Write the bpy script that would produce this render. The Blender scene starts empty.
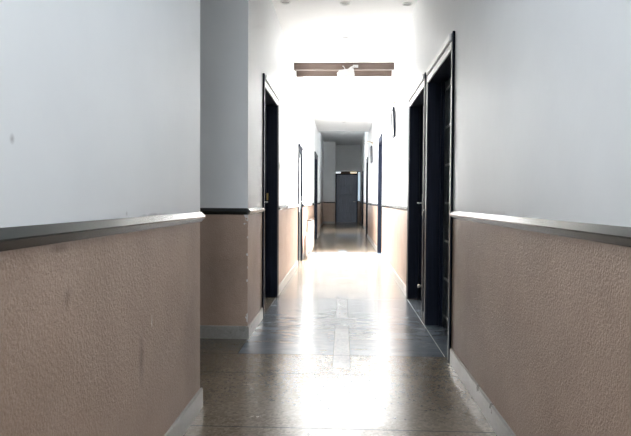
import bpy, bmesh, math, random
from mathutils import Vector, Matrix
random.seed(4)
S = bpy.context.scene
C = S.collection

# ---------------------------------------------------------------- layout (metres; y runs down the corridor)
XL, XR = -0.75, 0.745        # faces of the corridor walls
HC = 3.16                    # corridor ceiling
T = 0.24                     # wall thickness
ZR = 1.01                     # chair rail height = paint split
Y0 = -6.0                    # end of the corridor behind the viewer
NK0, NK1 = 3.12, 4.70        # side passage on the left
YF = 17.9                    # end of the low ceiling
YE = 30.4                    # far end wall
HF = 3.9

# ---------------------------------------------------------------- materials
def mat(name):
    m = bpy.data.materials.new(name); m.use_nodes = True
    nt = m.node_tree; b = nt.nodes['Principled BSDF']
    return m, nt, b
def N(nt, t, **kw):
    n = nt.nodes.new(t)
    for k, v in kw.items():
        if k in n.inputs: n.inputs[k].default_value = v
        else: setattr(n, k, v)
    return n
def L(nt, a, b): nt.links.new(a, b)
def ramp(nt, fac, stops):
    r = nt.nodes.new('ShaderNodeValToRGB'); e = r.color_ramp.elements
    while len(e) < len(stops): e.new(0.5)
    for i, (p, c) in enumerate(stops):
        e[i].position = p; e[i].color = (*c, 1)
    L(nt, fac, r.inputs[0]); return r.outputs[0]
def mix(nt, fac, a, b, mode='MIX'):
    n = nt.nodes.new('ShaderNodeMix'); n.data_type = 'RGBA'; n.blend_type = mode
    for sock, v in ((n.inputs[0], fac), (n.inputs[6], a), (n.inputs[7], b)):
        if hasattr(v, 'links'): L(nt, v, sock)
        else: sock.default_value = v if isinstance(v, (int, float)) else (*v, 1)
    return n.outputs[2]
def pos(nt): return nt.nodes.new('ShaderNodeNewGeometry').outputs['Position']
def noise(nt, scale, detail=3, rough=.55, vec=None):
    n = N(nt, 'ShaderNodeTexNoise', Scale=scale, Detail=detail, Roughness=rough)
    L(nt, vec if vec is not None else pos(nt), n.inputs['Vector']); return n.outputs['Fac']
def bump(nt, b, h, strength, dist):
    n = N(nt, 'ShaderNodeBump', Strength=strength, Distance=dist)
    L(nt, h, n.inputs['Height']); L(nt, n.outputs[0], b.inputs['Normal'])
def m1(nt, op, a, b=None, c=None):
    n = nt.nodes.new('ShaderNodeMath'); n.operation = op
    for i, v in enumerate((a, b, c)):
        if v is None: continue
        if hasattr(v, 'links'): L(nt, v, n.inputs[i])
        else: n.inputs[i].default_value = v
    return n.outputs[0]
def spot(nt, c, r):           # soft ellipsoid mask of a stain: centre c, radii r
    v = N(nt, 'ShaderNodeVectorMath', operation='SUBTRACT'); L(nt, pos(nt), v.inputs[0]); v.inputs[1].default_value = c
    d = N(nt, 'ShaderNodeVectorMath', operation='DIVIDE'); L(nt, v.outputs[0], d.inputs[0]); d.inputs[1].default_value = r
    l = N(nt, 'ShaderNodeVectorMath', operation='LENGTH'); L(nt, d.outputs[0], l.inputs[0])
    n = noise(nt, 14, 4)
    s = m1(nt, 'SUBTRACT', m1(nt, 'ADD', 1.0, m1(nt, 'MULTIPLY', m1(nt, 'SUBTRACT', n, .5), 1.2)), l.outputs['Value'])
    return m1(nt, 'MINIMUM', m1(nt, 'MAXIMUM', s, 0), 1)

def simple(name, col, rough=.5, spec=.5, metal=0, nscale=None, namp=.15, bmp=None):
    m, nt, b = mat(name)
    b.inputs['Roughness'].default_value = rough
    b.inputs['Specular IOR Level'].default_value = spec
    b.inputs['Metallic'].default_value = metal
    if nscale:
        f = noise(nt, nscale, 4)
        c = ramp(nt, f, [(.3, tuple(x*(1-namp) for x in col)), (.7, tuple(min(1, x*(1+namp)) for x in col))])
        L(nt, c, b.inputs['Base Color'])
        if bmp: bump(nt, b, f, bmp[0], bmp[1])
    else: b.inputs['Base Color'].default_value = (*col, 1)
    return m

# white emulsion of the upper walls
def make_paint():
    m, nt, b = mat('white_wall_paint')
    c = ramp(nt, noise(nt, 1.7, 5), [(.3, (.70, .715, .725)), (.7, (.755, .77, .775))])
    for ce, r, k in (((XL, 2.35, 1.035), (.05, .2, .014), .75), ((XL, 1.33, 1.235), (.05, .012, .014), .6),
                     ((XL, 2.05, 1.05), (.05, .012, .012), .6), ((XR, 3.0, 1.04), (.05, .3, .02), .3)):
        c = mix(nt, m1(nt, 'MULTIPLY', spot(nt, ce, r), k), c, (.22, .2, .19))
    L(nt, c, b.inputs['Base Color'])
    b.inputs['Roughness'].default_value = .45
    b.inputs['Specular IOR Level'].default_value = .2
    bump(nt, b, noise(nt, 26, 4), .12, .004)
    return m
# textured dado paint
def make_dado():
    m, nt, b = mat('textured_dado_paint')
    c = ramp(nt, noise(nt, 2.6, 6, .6), [(.28, (.315, .215, .160)), (.55, (.395, .283, .220)), (.78, (.45, .335, .268))])
    fine = noise(nt, 120, 3, .6)
    c = mix(nt, .35, c, ramp(nt, fine, [(.3, (.25, .175, .13)), (.7, (.52, .40, .32))]))
    for ce, r, k in (((XL, 2.2, .50), (.05, .035, .12), .6), ((XL, 1.6, .83), (.05, .03, .035), .5),
                     ((XL, 1.55, .968), (.05, .07, .012), .65), ((XL, 2.95, .5), (.05, .18, .5), .3),
                     ((XR, 3.6, .55), (.05, .5, .5), .22), ((XL, 5.1, .5), (.05, .3, .35), .25),
                     ((-1.0, NK1, .45), (.25, .05, .4), .25)):
        c = mix(nt, m1(nt, 'MULTIPLY', spot(nt, ce, r), k), c, (.12, .08, .06))
    # a scratch and plaster showing where the passage corner is chipped
    c = mix(nt, spot(nt, (XL, 2.32, .617), (.05, .008, .03)), c, (.62, .58, .54))
    cn = N(nt, 'ShaderNodeVectorMath', operation='SUBTRACT'); L(nt, pos(nt), cn.inputs[0]); cn.inputs[1].default_value = (XL, NK1, 0)
    sx = nt.nodes.new('ShaderNodeSeparateXYZ'); L(nt, cn.outputs[0], sx.inputs[0])
    d = m1(nt, 'ADD', m1(nt, 'ABSOLUTE', sx.outputs[0]), m1(nt, 'ABSOLUTE', sx.outputs[1]))
    near = m1(nt, 'LESS_THAN', d, m1(nt, 'MULTIPLY', m1(nt, 'SUBTRACT', noise(nt, 11, 4), .55), .3))
    c = mix(nt, near, c, (.66, .64, .62))
    L(nt, c, b.inputs['Base Color'])
    b.inputs['Roughness'].default_value = .47
    b.inputs['Specular IOR Level'].default_value = .45
    h = m1(nt, 'ADD', noise(nt, 110, 3, .55), m1(nt, 'MULTIPLY', noise(nt, 45, 2), .6))
    bump(nt, b, h, .62, .006)
    return m
def make_terrazzo(name, lo, hi, chip, rough, spec=.65, chips=.36, dark=.3):
    m, nt, b = mat(name)
    base = ramp(nt, noise(nt, 3.1, 5), [(.3, lo), (.7, hi)])
    v = N(nt, 'ShaderNodeTexVoronoi', Scale=75.0); L(nt, pos(nt), v.inputs['Vector'])
    sp = nt.nodes.new('ShaderNodeSeparateColor'); L(nt, v.outputs['Color'], sp.inputs[0])
    f = ramp(nt, sp.outputs[0], [(.25, (.0, .0, .0)), (.5, (.35, .35, .35)), (.9, (1, 1, 1))])
    sc = nt.nodes.new('ShaderNodeSeparateColor'); L(nt, f, sc.inputs[0])
    c = mix(nt, m1(nt, 'MULTIPLY', sc.outputs[0], chips), base, chip)
    c = mix(nt, dark, c, ramp(nt, sp.outputs[1], [(.0, tuple(x*.4 for x in lo)), (.5, lo), (1, hi)]))
    L(nt, c, b.inputs['Base Color'])
    r = ramp(nt, noise(nt, 5, 4), [(.3, (rough*.85,)*3), (.7, (rough*1.2,)*3)])
    rs = nt.nodes.new('ShaderNodeSeparateColor'); L(nt, r, rs.inputs[0]); L(nt, rs.outputs[0], b.inputs['Roughness'])
    b.inputs['Specular IOR Level'].default_value = spec
    return m
def make_marble():
    m, nt, b = mat('blue_grey_marble')
    mp = N(nt, 'ShaderNodeMapping'); L(nt, pos(nt), mp.inputs[0]); mp.inputs['Scale'].default_value = (1.2, 3.2, 1)
    f = noise(nt, 2.6, 8, .68, mp.outputs[0])
    c = ramp(nt, f, [(.3, (.085, .105, .13)), (.52, (.125, .148, .178)), (.72, (.19, .215, .245))])
    L(nt, c, b.inputs['Base Color'])
    b.inputs['Roughness'].default_value = .22
    b.inputs['Specular IOR Level'].default_value = .72
    return m
def make_lacquer(name, col, rough, spec=.6, grain=(14, 14, .8)):
    m, nt, b = mat(name)
    mp = N(nt, 'ShaderNodeMapping'); L(nt, pos(nt), mp.inputs[0]); mp.inputs['Scale'].default_value = grain
    f = noise(nt, 3, 6, .6, mp.outputs[0])
    L(nt, ramp(nt, f, [(.3, tuple(x*.75 for x in col)), (.7, tuple(x*1.3 for x in col))]), b.inputs['Base Color'])
    b.inputs['Roughness'].default_value = rough
    b.inputs['Specular IOR Level'].default_value = spec
    bump(nt, b, f, .08, .002)
    return m
def emit(name, col, k, base=(.9, .9, .9)):
    m, nt, b = mat(name)
    b.inputs['Base Color'].default_value = (*base, 1)
    b.inputs['Roughness'].default_value = .4
    b.inputs['Emission Color'].default_value = (*col, 1)
    b.inputs['Emission Strength'].default_value = k
    return m

PAINT = make_paint(); DADO = make_dado()
CEIL = simple('ceiling_paint', (.89, .89, .885), .75, .3, nscale=3, namp=.02)
TERR = make_terrazzo('brown_grey_terrazzo', (.108, .083, .057), (.150, .120, .087), (.31, .26, .205), .22, .78)
SKIRT = make_terrazzo('pale_terrazzo_skirting', (.25, .24, .22), (.29, .278, .255), (.42, .41, .385), .32, .6, .2, .12)
INSET = make_terrazzo('pale_grey_terrazzo', (.15, .165, .18), (.20, .215, .23), (.25, .25, .25), .22, .72)
MARB = make_marble()
JOINT = simple('dark_floor_joint', (.012, .011, .01), .8, .1)
PALEJ = simple('pale_floor_joint', (.42, .43, .43), .35)
BLACK = make_lacquer('black_lacquer', (.012, .016, .028), .38, .08)
RAILM = make_lacquer('black_rail_lacquer', (.014, .018, .0175), .24, .7)
LEAFM = make_lacquer('black_door_veneer', (.052, .062, .064), .3, .4)
BLUED = make_lacquer('blue_grey_door_veneer', (.085, .115, .18), .35)
WHITE = simple('white_trim_paint', (.82, .82, .82), .35, nscale=6, namp=.03)
BROWN = make_lacquer('brown_beam_wood', (.088, .064, .053), .5, .3, (.8, 14, 22))
METAL = simple('brushed_metal', (.62, .62, .60), .28, metal=1, nscale=60, namp=.08)
INLAY = simple('grey_door_inlay', (.62, .63, .62), .3, metal=.4)
BRASS = simple('aged_brass', (.55, .40, .16), .35, metal=1, nscale=40, namp=.1)
PLAST = simple('white_plastic', (.40, .40, .395), .35, nscale=30, namp=.02)
GREYP = simple('grey_plastic', (.33, .33, .33), .4, nscale=30, namp=.05)
RINGP = simple('white_ring_plastic', (.78, .78, .77), .4, nscale=30, namp=.02)
LENS = simple('dull_lamp_lens', (.36, .36, .36), .3, nscale=50, namp=.1)
GLASS = simple('pale_blue_glass', (.50, .60, .66), .12, .6, nscale=3, namp=.05)
CLOTH = simple('grey_brown_cloth', (.27, .235, .22), .85, .2, nscale=18, namp=.2, bmp=(.5, .01))
BEIGE = simple('beige_cabinet_paint', (.60, .53, .46), .5, nscale=8, namp=.05)
ART = None
def make_art():
    m, nt, b = mat('print_of_soft_colours')
    c = ramp(nt, noise(nt, 7, 5), [(.3, (.25, .24, .2)), (.5, (.62, .6, .54)), (.7, (.75, .74, .7))])
    L(nt, c, b.inputs['Base Color']); b.inputs['Roughness'].default_value = .25
    return m
ART = make_art()
SKYL = emit('added_skylight_glow', (1.0, .985, .965), 5.8)  # glow of the ceiling opening added to light the far stretch
SKYN = emit('added_skylight_glow_blue', (.87, .935, 1.0), 3.7)  # glow of the unseen ceiling opening added above the viewer
SIDEW = emit('added_window_glow', (1.0, .98, .95), 14.0)  # pane glow of the farther window added on the left
SIDEN = emit('added_near_window_glow', (1.0, .985, .96), 10.0)  # pane glow of the nearer window added on the left
FARW = emit('added_far_window_glow', (.93, .97, 1.0), 15.0)  # pane glow of the hidden window added for the far end
BACKW = emit('added_back_window_glow', (.86, .93, 1.0), 9.0)  # pane glow of the window added behind the viewer
TRANW = emit('lit_glass_white', (.85, .93, 1.0), .95)
TRANY = emit('lit_glass_warm', (1.0, .82, .52), .9)
SIDEL = emit('lit_glass_blue', (.62, .80, .92), .62)
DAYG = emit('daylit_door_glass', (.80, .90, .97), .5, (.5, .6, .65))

# ---------------------------------------------------------------- mesh helpers
def box(bm, x0, x1, y0, y1, z0, z1, mi=0):
    if x0 > x1: x0, x1 = x1, x0
    if y0 > y1: y0, y1 = y1, y0
    v = [bm.verts.new(p) for p in ((x0,y0,z0),(x1,y0,z0),(x1,y1,z0),(x0,y1,z0),(x0,y0,z1),(x1,y0,z1),(x1,y1,z1),(x0,y1,z1))]
    fs = []
    for q in ((0,3,2,1),(4,5,6,7),(0,1,5,4),(1,2,6,5),(2,3,7,6),(3,0,4,7)):
        f = bm.faces.new([v[i] for i in q]); f.material_index = mi; fs.append(f)
    return v
def prism(bm, prof, a, b, fn):          # prof in 2D, swept from a to b, fn(p, t) -> xyz
    A = [bm.verts.new(fn(p, a)) for p in prof]; B = [bm.verts.new(fn(p, b)) for p in prof]
    n = len(prof)
    for i in range(n): bm.faces.new((A[i], A[(i+1) % n], B[(i+1) % n], B[i]))
    bm.faces.new(A[::-1]); bm.faces.new(B)
def lathe(bm, prof, seg=24, M=Matrix()):  # prof: (r, z)
    rings = []
    for r, z in prof:
        rings.append([bm.verts.new(M @ Vector((r*math.cos(2*math.pi*k/seg), r*math.sin(2*math.pi*k/seg), z))) for k in range(seg)])
    for a, b in zip(rings, rings[1:]):
        for k in range(seg): bm.faces.new((a[k], a[(k+1) % seg], b[(k+1) % seg], b[k]))
    bm.faces.new(rings[0][::-1]); bm.faces.new(rings[-1])
def tube(bm, pts, r, seg=10):
    pts = [Vector(p) for p in pts]; rings = []
    for i, p in enumerate(pts):
        d = (pts[min(i+1, len(pts)-1)] - pts[max(i-1, 0)]).normalized()
        u = d.cross(Vector((0, 0, 1)))
        if u.length < 1e-3: u = d.cross(Vector((1, 0, 0)))
        u.normalize(); w = d.cross(u)
        rings.append([bm.verts.new(p + r*(u*math.cos(2*math.pi*k/seg) + w*math.sin(2*math.pi*k/seg))) for k in range(seg)])
    for a, b in zip(rings, rings[1:]):
        for k in range(seg): bm.faces.new((a[k], a[(k+1) % seg], b[(k+1) % seg], b[k]))
    bm.faces.new(rings[0][::-1]); bm.faces.new(rings[-1])
def obj(name, bm, mats, parent=None, bevel=0, smooth=False):
    bmesh.ops.recalc_face_normals(bm, faces=bm.faces)
    me = bpy.data.meshes.new(name); bm.to_mesh(me); bm.free()
    for m in (mats if isinstance(mats, (list, tuple)) else [mats]): me.materials.append(m)
    if smooth:
        for p in me.polygons: p.use_smooth = True
    o = bpy.data.objects.new(name, me); C.objects.link(o)
    if bevel:
        md = o.modifiers.new('Bevel', 'BEVEL'); md.width = bevel; md.segments = 2; md.limit_method = 'ANGLE'
    if parent:
        o.parent = parent; o.matrix_parent_inverse = Matrix.Translation(-parent.location)
    return o
def tag(o, label, cat, group=None, kind=None):
    o['label'] = label; o['category'] = cat
    if group: o['group'] = group
    if kind: o['kind'] = kind
    return o
def struct(name, bm, mats, label, cat, **kw):
    return tag(obj(name, bm, mats, **kw), label, cat, kind='structure')
def empty(name, loc):
    o = bpy.data.objects.new(name, None); C.objects.link(o); o.location = loc; o.empty_display_size = .1
    return o
def BM(): return bmesh.new()

# ---------------------------------------------------------------- openings
# (side, near, far, height)
D_R1 = (4.14, 5.36, 2.175); D_R2 = (5.52, 6.80, 2.19)
D_R3 = (11.55, 12.70, 2.32); D_R4 = (18.15, 19.30, 2.35)
D_L1 = (5.58, 6.78, 2.20); D_L2 = (9.95, 10.90, 1.97); D_L3 = (15.6, 17.1, 2.30)

WN = (11.3, 13.9, 1.03, 2.95)   # window added for light on the left: y0, y1, z0, z1
WA = (7.9, 9.75, 1.03, 2.9)     # nearer window on the left, also added for light
def wall_run(bm, xa, xb, y0, y1, H, doors):
    """upright wall between y0 and y1 with the door openings cut, dado slot 1, upper paint slot 0"""
    def seg(a, b, z0, z1):
        if b - a < 1e-4: return
        if z0 < ZR: box(bm, xa, xb, a, b, z0, min(ZR, z1), 1)
        if z1 > ZR: box(bm, xa, xb, a, b, max(ZR, z0), z1, 0)
    y = y0
    for d in sorted(doors):
        a, b, h = d[:3]
        seg(y, a, 0, H); seg(a, b, h, H)
        if len(d) > 3: seg(a, b, 0, d[3])
        y = b
    seg(y, y1, 0, H)

b = BM(); wall_run(b, XL, XL-T, Y0, NK0, HC, [])
struct('wall_left', b, [PAINT, DADO], 'nearest stretch of left wall, white above a pinkish brown textured dado', 'wall')
b = BM(); wall_run(b, XL, XL-T, NK1, 19.3, HC, [D_L1, (WA[0], WA[1], WA[3], WA[2]), D_L2, (WN[0], WN[1], WN[3], WN[2]), D_L3])
struct('wall_left_far', b, [PAINT, DADO], 'left wall with dark doors beyond the side passage', 'wall')
b = BM(); wall_run(b, XR, XR+T, Y0, 19.7, HC, [D_R1, D_R2, D_R3, D_R4])
struct('wall_right', b, [PAINT, DADO], 'right wall with dark doors, white above a brown textured dado', 'wall')
# side passage
b = BM(); box(b, XL-T, -3.0, NK1, NK1+T, 0, ZR, 1); box(b, XL-T, -3.0, NK1, NK1+T, ZR, HC, 0)
struct('wall_passage_back', b, [PAINT, DADO], 'grey shaded wall of the side passage facing the viewer', 'wall')
b = BM(); box(b, XL-T, -3.0, NK0-T, NK0, 0, ZR, 1); box(b, XL-T, -3.0, NK0-T, NK0, ZR, HC, 0)
struct('wall_passage_front', b, [PAINT, DADO], 'wall of the side passage behind the nearest left wall', 'wall')
b = BM(); box(b, -3.0, -3.0-T, NK0-T, NK1+T, 0, ZR, 1); box(b, -3.0, -3.0-T, NK0-T, NK1+T, ZR, HC, 0)
struct('wall_passage_end', b, [PAINT, DADO], 'closed end wall of the side passage', 'wall')
# far, taller end of the corridor
XLF, XRF = -0.95, 0.85
b = BM(); wall_run(b, XLF, XLF-T, 19.3, YE, HF, [(20.2, 22.8, 2.9, 1.03)])
box(b, XL, XLF-T, 19.06, 19.3, HC, HF, 0)
struct('wall_left_end', b, [PAINT, DADO], 'dim left wall at the far end of the corridor', 'wall')
b = BM(); wall_run(b, XRF, XRF+T, 19.7, YE, HF, [(25.6, 26.7, 2.3)])
struct('wall_right_end', b, [PAINT, DADO], 'dim right wall at the far end of the corridor', 'wall')
b = BM(); wall_run(b, XLF, -0.39, 28.6, YE, HF, [])
struct('wall_pier', b, [PAINT, DADO], 'grey pier standing left of the far end door', 'wall')
DE0, DE1, DEH = -0.40, 0.71, 2.46
b = BM()
for z0, z1, k in ((0, ZR, 1), (ZR, DEH+.12, 0)): box(b, DE1+.19, XRF+T, YE, YE+T, z0, z1, k)
box(b, DE1+.03, DE1+.19, YE, YE+T, 0, 1.05, 1)
box(b, -.45, XRF+T, YE, YE+T, DEH+.12, HF, 0)
struct('wall_end', b, [PAINT, DADO], 'grey far end wall above and beside the blue grey door', 'wall')
# end behind the viewer with a glowing window added for light
b = BM()
box(b, XL-T, -.62, Y0-T, Y0, 0, HC, 0); box(b, .62, XR+T, Y0-T, Y0, 0, HC, 0)
box(b, -.62, .62, Y0-T, Y0, 0, .35, 1); box(b, -.62, .62, Y0-T, Y0, 2.85, HC, 0)
struct('wall_back', b, [PAINT, DADO], 'end wall of the corridor behind the viewer', 'wall')
b = BM()
for x in (-.62, -.03, .56): box(b, x, x+.06, Y0-.137, Y0-.063, .351, 2.849)
for z in (.35, 1.55, 2.79): box(b, -.62, .62, Y0-.14, Y0-.06, z, z+.06)
w = struct('window_1', b, WHITE, 'tall white framed window added at the corridor end behind the viewer for light', 'window')
b = BM(); box(b, -.62, .62, Y0-.17, Y0-.15, .35, 2.85)
obj('pane', b, BACKW, w)

for nn, xw, (ya, yb, za, zb), gm, lab in ((4, XL, WN, SIDEW, 'wide white framed window, added for light, on the left wall beyond the half glazed door'),
                                     (6, XL, WA, SIDEN, 'bright white framed window, added for light, on the left wall between the tall door and the half glazed door'),
                                     (5, XLF, (20.2, 22.8, 1.03, 2.9), FARW, 'window added in the recessed left wall to light the dim far end')):
    b = BM()
    for i in range(4):
        y = ya + (yb-ya-.06)*i/3; box(b, xw-.147, xw-.083, y, y+.06, za+.001, zb-.001)
    for z in (za, 2.3, zb-.06): box(b, xw-.15, xw-.08, ya, yb, z, z+.06)
    w = struct('window_%d' % nn, b, WHITE, lab, 'window')
    b = BM(); box(b, xw-.19, xw-.17, ya, yb, za, zb); obj('pane', b, gm, w)  # glowing panes, all three windows added as light sources
    b = BM(); box(b, xw-.2, xw+.03, ya-.03, yb+.03, za-.035, za+.005); obj('sill', b, WHITE, w)
# ---------------------------------------------------------------- ceiling, skylight, beams
SK0, SK1 = 9.6, 13.4
b = BM()
SN0, SN1 = -4.6, 2.2
for ya, yb in ((Y0-T, SN0), (SN1, SK0), (SK1, YF)): box(b, XL-T, XR+T, ya, yb, HC, HC+.14)
for ya, yb in ((SN0, SN1), (SK0, SK1)):
    box(b, XL-T, XL+.05, ya, yb, HC, HC+.14); box(b, XR-.05, XR+T, ya, yb, HC, HC+.14)
box(b, -3.0-T, XL-T, NK0-T, NK1+T, HC, HC+.14)
struct('ceiling', b, CEIL, 'white corridor ceiling dotted with small round downlights', 'ceiling')
b = BM()
# slightly bowed lower edge where the low ceiling stops
n = 12
for i in range(n):
    xa = XL + (XR-XL)*i/n; xb = XL + (XR-XL)*(i+1)/n
    za = HC - .012*math.sin(math.pi*i/n); zb = HC - .012*math.sin(math.pi*(i+1)/n)
    vs = [b.verts.new(p) for p in ((xa, YF, za), (xb, YF, zb), (xb, YF, HF+.1), (xa, YF, HF+.1),
                                   (xa, YF+.16, za), (xb, YF+.16, zb), (xb, YF+.16, HF+.1), (xa, YF+.16, HF+.1))]
    for q in ((0, 1, 2, 3), (7, 6, 5, 4), (0, 4, 5, 1), (3, 2, 6, 7)): b.faces.new([vs[k] for k in q])
struct('wall_lintel', b, PAINT, 'bowed drop edge where the bright ceiling ends', 'wall')
b = BM(); box(b, XLF-T, XRF+T, YF+.16, YE+T, HF, HF+.14)
box(b, XL-T, XL, YF, 19.06, HC, HF, 0); box(b, XR, XR+T, YF, 19.7, HC, HF, 0)
struct('ceiling_end', b, PAINT, 'dim grey higher ceiling at the far end', 'ceiling')
for ya, yb, gm, lab in ((SK0, SK1, SKYL, 'long white skylight flush in the corridor ceiling beyond the beams, put in to light the far stretch'),
                        (SN0, SN1, SKYN, 'long skylight in the corridor ceiling above the viewer, put in to light the near walls')):
    b = BM()
    for i in range(4):
        y = ya + (yb-.05-ya)*i/3; box(b, XL+.05, XR-.05, y, y+.05, HC+.015, HC+.09)
    sk = struct('added_skylight', b, WHITE, lab, 'added_skylight')
    b = BM(); box(b, XL+.05, XR-.05, ya, yb, HC+.092, HC+.11)
    obj('pane', b, gm, sk)  # glowing panes, both openings added as light sources
# added area lamp, lighting steeply down from the skylight well onto the floor
ld = bpy.data.lights.new('added_floor_light', 'AREA'); ld.shape = 'RECTANGLE'; ld.size = XR-XL-.16; ld.size_y = SK1-SK0-.1
ld.energy = 900; ld.color = (1, .985, .96); ld.spread = math.radians(88)
lo = bpy.data.objects.new('added_floor_light', ld); C.objects.link(lo)
lo.location = ((XL+XR)/2, (SK0+SK1)/2, HC+.08); lo.rotation_euler = (math.radians(-24), 0, 0)
for nm, y, z0, z1, lab in (('ceiling_beam', 9.03, 3.058, HC, 'nearer brown wooden beam crossing under the corridor ceiling'),
                           ('ceiling_beam', 9.47, 3.052, HC-.018, 'farther brown wooden beam crossing behind the white box fitting')):
    b = BM(); box(b, XL, XR, y, y+.09, z0, z1)
    struct(nm, b, BROWN, lab, 'beam', bevel=.004)

# ---------------------------------------------------------------- floor: slabs, bands, insets and joints in one surface
xs_c = -.0025
def floor_mesh():
    b = BM()
    def q(x0, x1, y0, y1, mi):
        if x1-x0 < 1e-6 or y1-y0 < 1e-6: return
        f = b.faces.new([b.verts.new(p) for p in ((x0, y0, 0), (x1, y0, 0), (x1, y1, 0), (x0, y1, 0))]); f.material_index = mi
    J = .008
    ins = [(3.93, 5.26, .058, 2), (5.60, 6.68, .056, 2), (6.70, 6.94, .056, 1), (11.05, 11.3, .09, 1), (11.32, 12.1, .085, 2),
           (12.16, 13.05, .085, 2), (13.07, 13.4, .09, 1)]
    cuts = sorted([Y0-T, -4.6, -3.1, -1.6, -.1, 1.36, 2.86, 3.77, 4.24, 5.15, 6.69, 7.9, 9.1, 10.3, 11.6, 12.7, 14.2, 15.7, 17.0, 18.3, 19.9, 21.5, 23.2, 25, 27, YE+T])
    bands = [(4.24, 5.15), (5.15, 6.69), (11.6, 12.7), (18.3, 19.9)]
    ys = sorted(set(cuts + [v for i in ins for v in i[:2]]))
    for a, c in zip(ys, ys[1:]):
        band = any(s-1e-6 <= a and c <= e+1e-6 for s, e in bands)
        base = 1 if band else 0
        j0 = J if a in cuts else 0
        wl, wr = (-3.0-T, XR+T) if (NK0-T < c and a < NK1+T) else (XLF-T, XRF+T)
        if j0: q(wl, wr, a, a+j0, 3)
        a2 = a + j0
        hit = [i for i in ins if i[0]-1e-6 <= a and c <= i[1]+1e-6]
        # blue band stops short of the side passage
        def strip(x0, x1):
            if band and x0 < XL-T:
                q(x0, XL, a2, c, 0); q(XL, XL+.004, a2, c, 3); q(XL+.004, x1, a2, c, 1)
            else: q(x0, x1, a2, c, base)
        if hit:
            h = hit[0]; x0, x1 = xs_c-h[2], xs_c+h[2]
            strip(wl, x0-.003)
            q(x0-.003, x0, a2, c, 3); q(x0, x1, a2, c, h[3]); q(x1, x1+.003, a2, c, 3)
            xr = x1+.003
        else:
            strip(wl, -.2); xr = -.2
        if band and a < 8:
            q(xr, XR-.022, a2, c, base); q(XR-.022, XR-.016, a2, c, 4); q(XR-.016, wr, a2, c, base)
        else: q(xr, wr, a2, c, base)
    return b
struct('floor', floor_mesh(), [TERR, MARB, INSET, JOINT, PALEJ], 'polished grey brown terrazzo floor crossed by blue grey bands', 'floor')

# ---------------------------------------------------------------- skirting and chair rails
SKP = [(0, 0), (.013, 0), (.013, .094), (.008, .102), (0, .102)]
RLP = [(0, ZR-.026), (.003, ZR-.026), (.026, ZR-.002), (.026, ZR+.003), (.004, ZR+.026), (0, ZR+.026)]
def along_y(xw, s): return lambda p, t: (xw - s*p[0], t, p[1])
def along_x(yw): return lambda p, t: (t, yw - p[0], p[1])
runs = [('left', XL, -1, Y0, NK0+.012, 'near left wall up to the side passage'),
        ('left', XL, -1, NK1-.02, D_L1[0]-.052, 'short left wall between the side passage and dark door'),
        ('left', XL, -1, D_L1[1]+.052, D_L2[0]-.04, 'left wall beyond the tall dark door'),
        ('left', XL, -1, D_L2[1]+.04, D_L3[0]-.052, 'left wall beyond the half glazed door'),
        ('left', XL, -1, D_L3[1]+.052, 19.3, 'left wall past the last left door'),
        ('left', XLF, -1, 19.3, 28.6, 'dim far left wall before the pier'),
        ('right', XR, 1, Y0, D_R1[0]-.052, 'near right wall up to the first dark door'),
        ('right', XR, 1, D_R1[1]+.052, D_R2[0]-.052, 'narrow strip of wall between the two right doors'),
        ('right', XR, 1, D_R2[1]+.052, D_R3[0]-.052, 'right wall between second and third right doors'),
        ('right', XR, 1, D_R3[1]+.052, D_R4[0]-.052, 'right wall beyond the third right door'),
        ('right', XR, 1, D_R4[1]+.052, 19.7, 'right wall just past the fourth right door'),
        ('right', XRF, 1, 19.7, 25.54, 'dim far right wall'),
        ('right', XRF, 1, 26.76, YE, 'dim far right wall beside the end door')]
k = 0
for side, xw, s, a, c, where in runs:
    b = BM(); prism(b, SKP, a, c, along_y(xw, s))
    struct('baseboard_'+side, b, SKIRT, 'pale terrazzo skirting along the '+where, 'skirting')
    k += 1
    b = BM(); prism(b, RLP, a, c, along_y(xw, s))
    struct('trim_%d' % k, b, RAILM, 'glossy black chair rail along the '+where, 'chair rail')
for yw, a, c, where in ((NK1, -3.0, XL+.0, 'shaded back wall of the side passage'), (28.6, XLF, -.39, 'grey pier at the far end')):
    b = BM(); prism(b, SKP, a, c, along_x(yw))
    struct('baseboard_back', b, SKIRT, 'pale terrazzo skirting along the '+where, 'skirting')
    k += 1
    b = BM(); prism(b, RLP, a, c, along_x(yw))
    struct('trim_%d' % k, b, RAILM, 'black chair rail along the '+where, 'chair rail')

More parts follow.
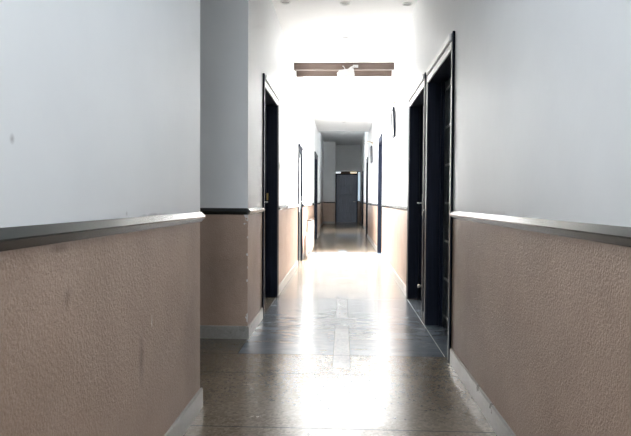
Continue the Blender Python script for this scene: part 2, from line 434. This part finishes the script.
# ---------------------------------------------------------------- doors
def lever(parent, P, zc, yk, u0, toward):
    """lever handle with its back plate on the leaf; P maps (u, y, z)"""
    b = BM(); box(b, *[v for pr in zip(P(u0-.006, yk-.02, zc-.12), P(u0+.001, yk+.02, zc+.12)) for v in pr])
    pl = obj('handle_plate', b, METAL, parent, bevel=.002)
    b = BM(); tube(b, [P(u0, yk, zc+.02), P(u0-.03, yk, zc+.02), P(u0-.048, yk, zc+.02), P(u0-.055, yk+toward*.015, zc+.02),
                       P(u0-.055, yk+toward*.07, zc+.02), P(u0-.055, yk+toward*.12, zc+.017)], .009)
    obj('handle', b, METAL, parent, smooth=True)
def door(n, side, dims, label, leaf_u=.13, style='panel', handle_far=True, cw=.05, white_head=True, pr=.014):
    y0, y1, H = dims
    xw, s = (XL, -1) if side == 'l' else ((XR, 1) if side == 'r' else (XRF, 1))
    P = lambda u, y, z: (xw + s*u, y, z)
    def bx(bm, u0, u1, ya, yb, z0, z1):
        p, q = P(u0, ya, z0), P(u1, yb, z1); box(bm, p[0], q[0], p[1], q[1], p[2], q[2])
    r = empty('door_%d' % n, (xw, (y0+y1)/2, 0)); tag(r, label, 'door', kind='structure')
    for far in (0, 1):
        b = BM()
        if far: bx(b, -pr, 0, y1-.035, y1+cw, 0, H+.072); bx(b, 0, leaf_u+.04, y1-.035, y1, 0, H); bx(b, leaf_u-.03, leaf_u, y1-.055, y1-.035, 0, H-.035); bx(b, -pr-.004, 0, y1+cw-.014, y1+cw, 0, H+.072)
        else: bx(b, -pr, 0, y0-cw*.7, y0+.035, 0, H+.072); bx(b, 0, leaf_u+.04, y0, y0+.035, 0, H); bx(b, leaf_u-.03, leaf_u, y0+.035, y0+.055, 0, H-.035); bx(b, -pr-.004, 0, y0-cw*.7, y0-cw*.7+.012, 0, H+.072)
        obj('jamb', b, BLACK, r, bevel=.003)
    b = BM(); bx(b, 0, leaf_u+.04, y0+.035, y1-.035, H-.035, H); bx(b, -.012, 0, y0+.035, y1-.035, H+.016, H+.028)
    obj('head_lining', b, BLACK, r)
    b = BM(); bx(b, -pr, 0, y0+.035, y1-.035, H-.035, H+.016); bx(b, -.028, 0, y0+.035, y1-.035, H+.028, H+.072)
    o = obj('head_casing', b, WHITE if white_head else BLACK, r, bevel=.003)
    if white_head: o['label'] = 'white head casing'
    a, c = y0+.037, y1-.037; top = H-.037
    if style == 'panel':
        b = BM(); bx(b, leaf_u+.012, leaf_u+.04, a, c, .008, top)
        for ya, yb in ((a, a+.10), (c-.10, c)): bx(b, leaf_u, leaf_u+.012, ya, yb, .008, top)
        nz = [.008] + [.11+.325*i for i in range(7)] + [top]
        for z0, z1 in zip(nz, nz[1:]):
            if z1-z0 > .03: bx(b, leaf_u+.002, leaf_u+.012, a+.104, c-.104, z0+.010, z1-.010)
        lf = obj('leaf', b, LEAFM, r, bevel=.003)
        b = BM()
        for z in nz[1:-1]:
            bx(b, leaf_u-.004, leaf_u+.012, a+.10, c-.10, z-.010, z+.010)
        o = obj('inlay', b, INLAY, lf, bevel=.003)
        o['label'] = 'thin grey inlay strips'
    elif style == 'glazed':
        b = BM(); bx(b, leaf_u, leaf_u+.04, a, c, .008, .90); bx(b, leaf_u, leaf_u+.04, a, c, top-.08, top)
        for ya, yb in ((a, a+.07), (c-.07, c)): bx(b, leaf_u, leaf_u+.04, ya, yb, .90, top-.08)
        lf = obj('leaf', b, LEAFM, r, bevel=.003)
        b = BM(); bx(b, leaf_u+.012, leaf_u+.024, a+.07, c-.07, .90, top-.08)
        o = obj('glass', b, DAYG, r); o['label'] = 'pale daylit glass pane'
    yk = c-.06 if handle_far else a+.06
    lever(r, P, 1.06, yk, leaf_u, -1 if handle_far else 1)
    if side == 'r' and n == 2:
        b = BM(); lathe(b, [(.0, 0), (.012, 0), (.012, .03), (.02, .04), (.02, .055), (.0, .06)], 14, Matrix.Translation(P(leaf_u, c-.16, .17)) @ Matrix.Rotation(-s*math.pi/2, 4, 'Y'))
        obj('door_stop', b, METAL, r, smooth=True)
    if n == 3:
        b = BM(); bx(b, .095, .113, y1-.0365, y1-.0345, 1.10, 1.18)
        o = obj('strike_plate', b, BRASS, r); o['label'] = 'small brass strike plate'
    return r
door(1, 'r', D_R1, 'nearest black panelled door on the right wall', .135, handle_far=False)
door(2, 'r', D_R2, 'second black panelled door on the right wall, beside the nearest one', .135)
door(3, 'l', D_L1, 'tall black door on the left just beyond the side passage', .15)
door(4, 'l', D_L2, 'half glazed dark door on the left wall beyond the ceiling beams', .012, 'glazed', cw=.03, white_head=False, pr=.004)
door(5, 'r', D_R3, 'dark door on the right wall in the brightest stretch', .13, white_head=False)
door(6, 'l', D_L3, 'dark door on the left wall just before the dim far end', .13, white_head=False)
door(7, 'r', D_R4, 'dark door on the right wall where the dim far end begins', .13, white_head=False)
door(8, 'f', (25.6, 26.7, 2.3), 'last dark door on the dim far right wall', .13, white_head=False)
# far end door
r = empty('door_9', ((DE0+DE1)/2, YE, 0)); tag(r, 'blue grey panelled door closing the far end of the corridor', 'door', kind='structure')
b = BM(); box(b, DE0, DE0+.06, YE-.02, YE+.16, 0, DEH)
obj('jamb', b, BLACK, r, bevel=.004)
b = BM(); box(b, DE1-.03, DE1+.03, YE-.02, YE+.16, 0, DEH+.12)
obj('jamb', b, BLACK, r, bevel=.004)
b = BM(); box(b, DE0+.06, DE1-.03, YE-.02, YE+.16, DEH-.05, DEH)
obj('head_lining', b, BLACK, r, bevel=.004)
b = BM(); box(b, DE0+.06, DE1-.03, YE+.05, YE+.09, .008, DEH-.05)
for xa, xb in ((DE0+.06, DE0+.17), (DE1-.15, DE1-.03)): box(b, xa, xb, YE+.03, YE+.05, .008, DEH-.05)
zz = [.1+.44*i for i in range(6)]
for z0, z1 in zip(zz, zz[1:]): box(b, DE0+.2, DE1-.18, YE+.035, YE+.05, z0+.04, z1-.04)
obj('leaf', b, BLUED, r, bevel=.006)
b = BM(); tube(b, [(DE1-.09, YE+.03, 1.05), (DE1-.09, YE-.03, 1.05), (DE1-.20, YE-.03, 1.05)], .011)
obj('handle', b, METAL, r, smooth=True)
# lit transom strip above, sidelight beside
b = BM(); box(b, DE0, DE1-.03, YE+.03, YE+.12, DEH, DEH+.02); box(b, DE0, DE1-.03, YE+.03, YE+.12, DEH+.10, DEH+.12)
box(b, DE0+.27, DE0+.75, YE+.05, YE+.12, DEH+.02, DEH+.10)
t = struct('window_2', b, BROWN, 'narrow lit transom strip above the far end door', 'window')
b = BM(); box(b, DE0+.0, DE0+.27, YE+.06, YE+.08, DEH+.02, DEH+.10); obj('pane', b, TRANW, t)
b = BM(); box(b, DE0+.75, DE1-.03, YE+.06, YE+.08, DEH+.02, DEH+.10); o = obj('pane', b, TRANY, t); o['label'] = 'warm lit pane'
b = BM(); box(b, DE1+.03, DE1+.19, YE+.02, YE+.14, 1.05, 1.09); box(b, DE1+.03, DE1+.19, YE+.02, YE+.14, DEH+.08, DEH+.12)
t = struct('window_3', b, BLACK, 'narrow pale blue sidelight right of the far end door', 'window')
b = BM(); box(b, DE1+.03, DE1+.19, YE+.06, YE+.08, 1.09, DEH+.08); obj('pane', b, SIDEL, t)

# ---------------------------------------------------------------- downlights
def downlight(loc, label):
    e = empty('downlight', loc); tag(e, label, 'ceiling light', 'small round downlights in the ceiling')
    M = Matrix.Translation(loc) @ Matrix.Rotation(math.pi, 4, 'X')
    b = BM()
    prof = [(.043, 0), (.056, .0005), (.056, .004), (.052, .009), (.046, .010), (.043, .006)]
    rings = [[b.verts.new(M @ Vector((r_*math.cos(2*math.pi*q/28), r_*math.sin(2*math.pi*q/28), z))) for q in range(28)] for r_, z in prof]
    for i in range(len(rings)):
        A, B = rings[i], rings[(i+1) % len(rings)]
        for q in range(28): b.faces.new((A[q], A[(q+1) % 28], B[(q+1) % 28], B[q]))
    obj('trim_ring', b, RINGP, e, smooth=True)
    b = BM(); lathe(b, [(.001, .0002), (.043, .0004), (.043, .003), (.03, .006), (.001, .0075)], 24, M)
    obj('lens', b, LENS, e, smooth=True)
    return e
downlight((.005, 6.33, HC), 'dark centred downlight of the front row of three')
downlight((-.615, 6.28, HC), 'left downlight of the front row of three')
downlight((.655, 6.36, HC), 'right downlight of the front row of three')
downlight((.012, 7.62, HC), 'single downlight between the front row and the brown beams')
downlight((.0, 15.8, HC), 'single downlight beyond the skylight near the ceiling edge')
downlight((-.04, 25.3, HF), 'left downlight in the dim far ceiling')
downlight((.42, 24.7, HF), 'right downlight in the dim far ceiling')

# ---------------------------------------------------------------- white box fitting hung from the beams
e = empty('hanging_light', (.03, 9.2, 3.058)); tag(e, 'small white box fitting hung at a tilt from the brown ceiling beams', 'light fitting')
R = Matrix.Translation((.03, 8.93, 2.975)) @ Matrix.Rotation(math.radians(-11), 4, 'Y') @ Matrix.Rotation(math.radians(14), 4, 'Z')
b = BM(); vs = box(b, -.115, .115, -.05, .05, -.058, .058)
for v in b.verts:
    if v.co.y > 0: v.co.x *= .9; v.co.z *= .85
bmesh.ops.transform(b, matrix=R, verts=b.verts)
obj('housing', b, PLAST, e, bevel=.008)
b = BM(); box(b, -.128, -.115, -.036, .036, -.036, .036); bmesh.ops.transform(b, matrix=R, verts=b.verts)
obj('end_cap', b, PLAST, e, bevel=.005)
b = BM(); box(b, -.085, .085, -.0535, -.05, -.036, .036); bmesh.ops.transform(b, matrix=R, verts=b.verts)
obj('cover', b, PLAST, e, bevel=.001)
b = BM(); tube(b, [(.06, 8.94, 3.03), (.10, 8.97, 3.075), (.16, 9.0, 3.10), (.17, 9.032, 3.105)], .012)
box(b, .13, .21, 9.022, 9.031, 3.085, 3.125)
obj('bracket', b, PLAST, e)
b = BM(); tube(b, [(.02, 8.93, 3.03), (.0, 8.97, 3.08), (-.02, 9.031, 3.11)], .006)
o = obj('cable', b, GREYP, e, smooth=True); o['label'] = 'thin grey cable'

# ---------------------------------------------------------------- pictures and their lamps on the right wall
def picture(y0, y1, z0, z1, label, lamp_label, xw=XR, lean=.018):
    e = empty('framed_picture', (xw, (y0+y1)/2, z0)); tag(e, label, 'picture', 'framed pictures on the right wall')
    def X(z, off): return xw - .004 - off - lean*(z-z0)/(z1-z0)
    def slab(bm, ya, yb, za, zb, o0, o1):
        v = [bm.verts.new(p) for p in ((X(za,o0),ya,za),(X(za,o1),ya,za),(X(za,o1),yb,za),(X(za,o0),yb,za),(X(zb,o0),ya,zb),(X(zb,o1),ya,zb),(X(zb,o1),yb,zb),(X(zb,o0),yb,zb))]
        for q in ((0,3,2,1),(4,5,6,7),(0,1,5,4),(1,2,6,5),(2,3,7,6),(3,0,4,7)): bm.faces.new([v[i] for i in q])
    w = .03; b = BM()
    slab(b, y0, y0+w, z0, z1, 0, .028); slab(b, y1-w, y1, z0, z1, 0, .028)
    slab(b, y0+w, y1-w, z0, z0+w, 0, .028); slab(b, y0+w, y1-w, z1-w, z1, 0, .028)
    obj('frame', b, BLACK, e, bevel=.003)
    b = BM(); slab(b, y0+w, y1-w, z0+w, z1-w, .004, .016); obj('print', b, ART, e)
    ym = (y0+y1)/2; zl = z1+.09
    l = empty('picture_lamp', (xw, ym, zl)); tag(l, lamp_label, 'wall lamp', 'brass lamps above the pictures')
    MW = Matrix.Translation((xw, ym, zl)) @ Matrix.Rotation(-math.pi/2, 4, 'Y')
    b = BM(); lathe(b, [(.001, 0), (.035, 0), (.035, .008), (.02, .018), (.001, .02)], 20, MW); obj('wall_plate', b, BRASS, l, smooth=True)
    b = BM(); tube(b, [(xw-.015, ym, zl), (xw-.06, ym, zl+.03), (xw-.11, ym, zl+.035), (xw-.15, ym, zl+.02)], .006); obj('arm', b, BRASS, l, smooth=True)
    b = BM(); lathe(b, [(.001, -.10), (.02, -.10), (.024, -.09), (.024, .09), (.02, .10), (.001, .10)], 16, Matrix.Translation((xw-.16, ym, zl+.005)) @ Matrix.Rotation(math.pi/2, 4, 'X'))
    o = obj('lamp_shade', b, PLAST, l, smooth=True); o['label'] = 'white tubular lamp shade'
picture(8.62, 9.0, 2.02, 2.44, 'dark framed picture high on the right wall beyond the second door', 'small brass lamp above the nearer framed picture')
picture(15.3, 15.85, 2.08, 2.50, 'dark framed picture high on the right wall beyond the third door', 'small brass lamp above the farther framed picture')

# light switch on the left wall beyond the tall door
e = empty('light_switch', (XL, 6.98, 1.5)); tag(e, 'small grey light switch on the left wall beyond the tall door', 'switch')
b = BM(); box(b, XL, XL+.009, 6.94, 7.02, 1.455, 1.545); obj('plate', b, PLAST, e, bevel=.003)
b = BM(); box(b, XL+.009, XL+.014, 6.965, 6.995, 1.48, 1.52); obj('rocker', b, GREYP, e, bevel=.002)

# low pale cabinet and slumped sack beyond the half glazed door
e = empty('low_cabinet', (XL+.04, 12.9, 0)); tag(e, 'low slim beige cabinet against the left wall in the bright stretch', 'cabinet')
XC = XL+.021
b = BM(); box(b, XC, XC+.07, 12.3, 13.6, .04, .68); box(b, XC, XC+.06, 12.32, 13.58, 0, .04); obj('body', b, BEIGE, e, bevel=.004)
b = BM(); box(b, XC, XC+.085, 12.28, 13.62, .68, .70); o = obj('top', b, BROWN, e, bevel=.003); o['label'] = 'brown top edge'
for a in (12.32, 12.96):
    b = BM(); box(b, XC+.07, XC+.08, a, a+.62, .06, .66); d = obj('door', b, BEIGE, e, bevel=.003)
    b = BM(); tube(b, [(XC+.08, a+.31, .55), (XC+.1, a+.31, .55)], .01); o = obj('knob', b, METAL, d, smooth=True)
b = BM()
prof = [(0, .12), (.08, .14), (.22, .135), (.36, .115), (.44, .085), (.48, .05), (.50, .02)]
rings = []
for z, hw in prof:
    ring = []
    for q in range(20):
        a = 2*math.pi*q/20
        ring.append(b.verts.new((XL+.055+.033*min(1, hw/.1)*math.cos(a), 11.3+hw*math.sin(a)*(1+.06*math.sin(3*a+z*9)), z)))
    rings.append(ring)
for A, B in zip(rings, rings[1:]):
    for q in range(20): b.faces.new((A[q], A[(q+1) % 20], B[(q+1) % 20], B[q]))
b.faces.new(rings[0][::-1]); b.faces.new(rings[-1])
tag(obj('cloth_sack', b, CLOTH, smooth=True), 'grey brown sack slumped on the floor beside the half glazed door', 'sack')

# ---------------------------------------------------------------- camera
F = 600.0; VX, VY = 343.0, 200.5
cd = bpy.data.cameras.new('camera'); cam = bpy.data.objects.new('camera', cd); C.objects.link(cam)
cd.sensor_fit = 'HORIZONTAL'; cd.sensor_width = 36; cd.lens = 36*F/631; cd.clip_start = .02
yaw = math.atan((VX-315.5)/F); pitch = math.atan((218-VY)/F); roll = math.radians(.35)
cam.matrix_world = (Matrix.Translation((0, 0, 1.1)) @ Matrix.Rotation(yaw, 4, 'Z') @ Matrix.Rotation(math.pi/2-pitch, 4, 'X')
                    @ Matrix.Rotation(roll, 4, 'Z'))
S.camera = cam

# ---------------------------------------------------------------- world and colour
w = bpy.data.worlds.new('world'); S.world = w; w.use_nodes = True
w.node_tree.nodes['Background'].inputs[0].default_value = (.75, .85, 1, 1)
w.node_tree.nodes['Background'].inputs[1].default_value = .4
S.view_settings.view_transform = 'Standard'; S.view_settings.look = 'None'
S.view_settings.gamma = 1; S.view_settings.use_curve_mapping = False
S.view_settings.exposure = 0.1
S.cycles.max_bounces = 16; S.cycles.diffuse_bounces = 10; S.cycles.glossy_bounces = 6
S.cycles.sample_clamp_indirect = 20
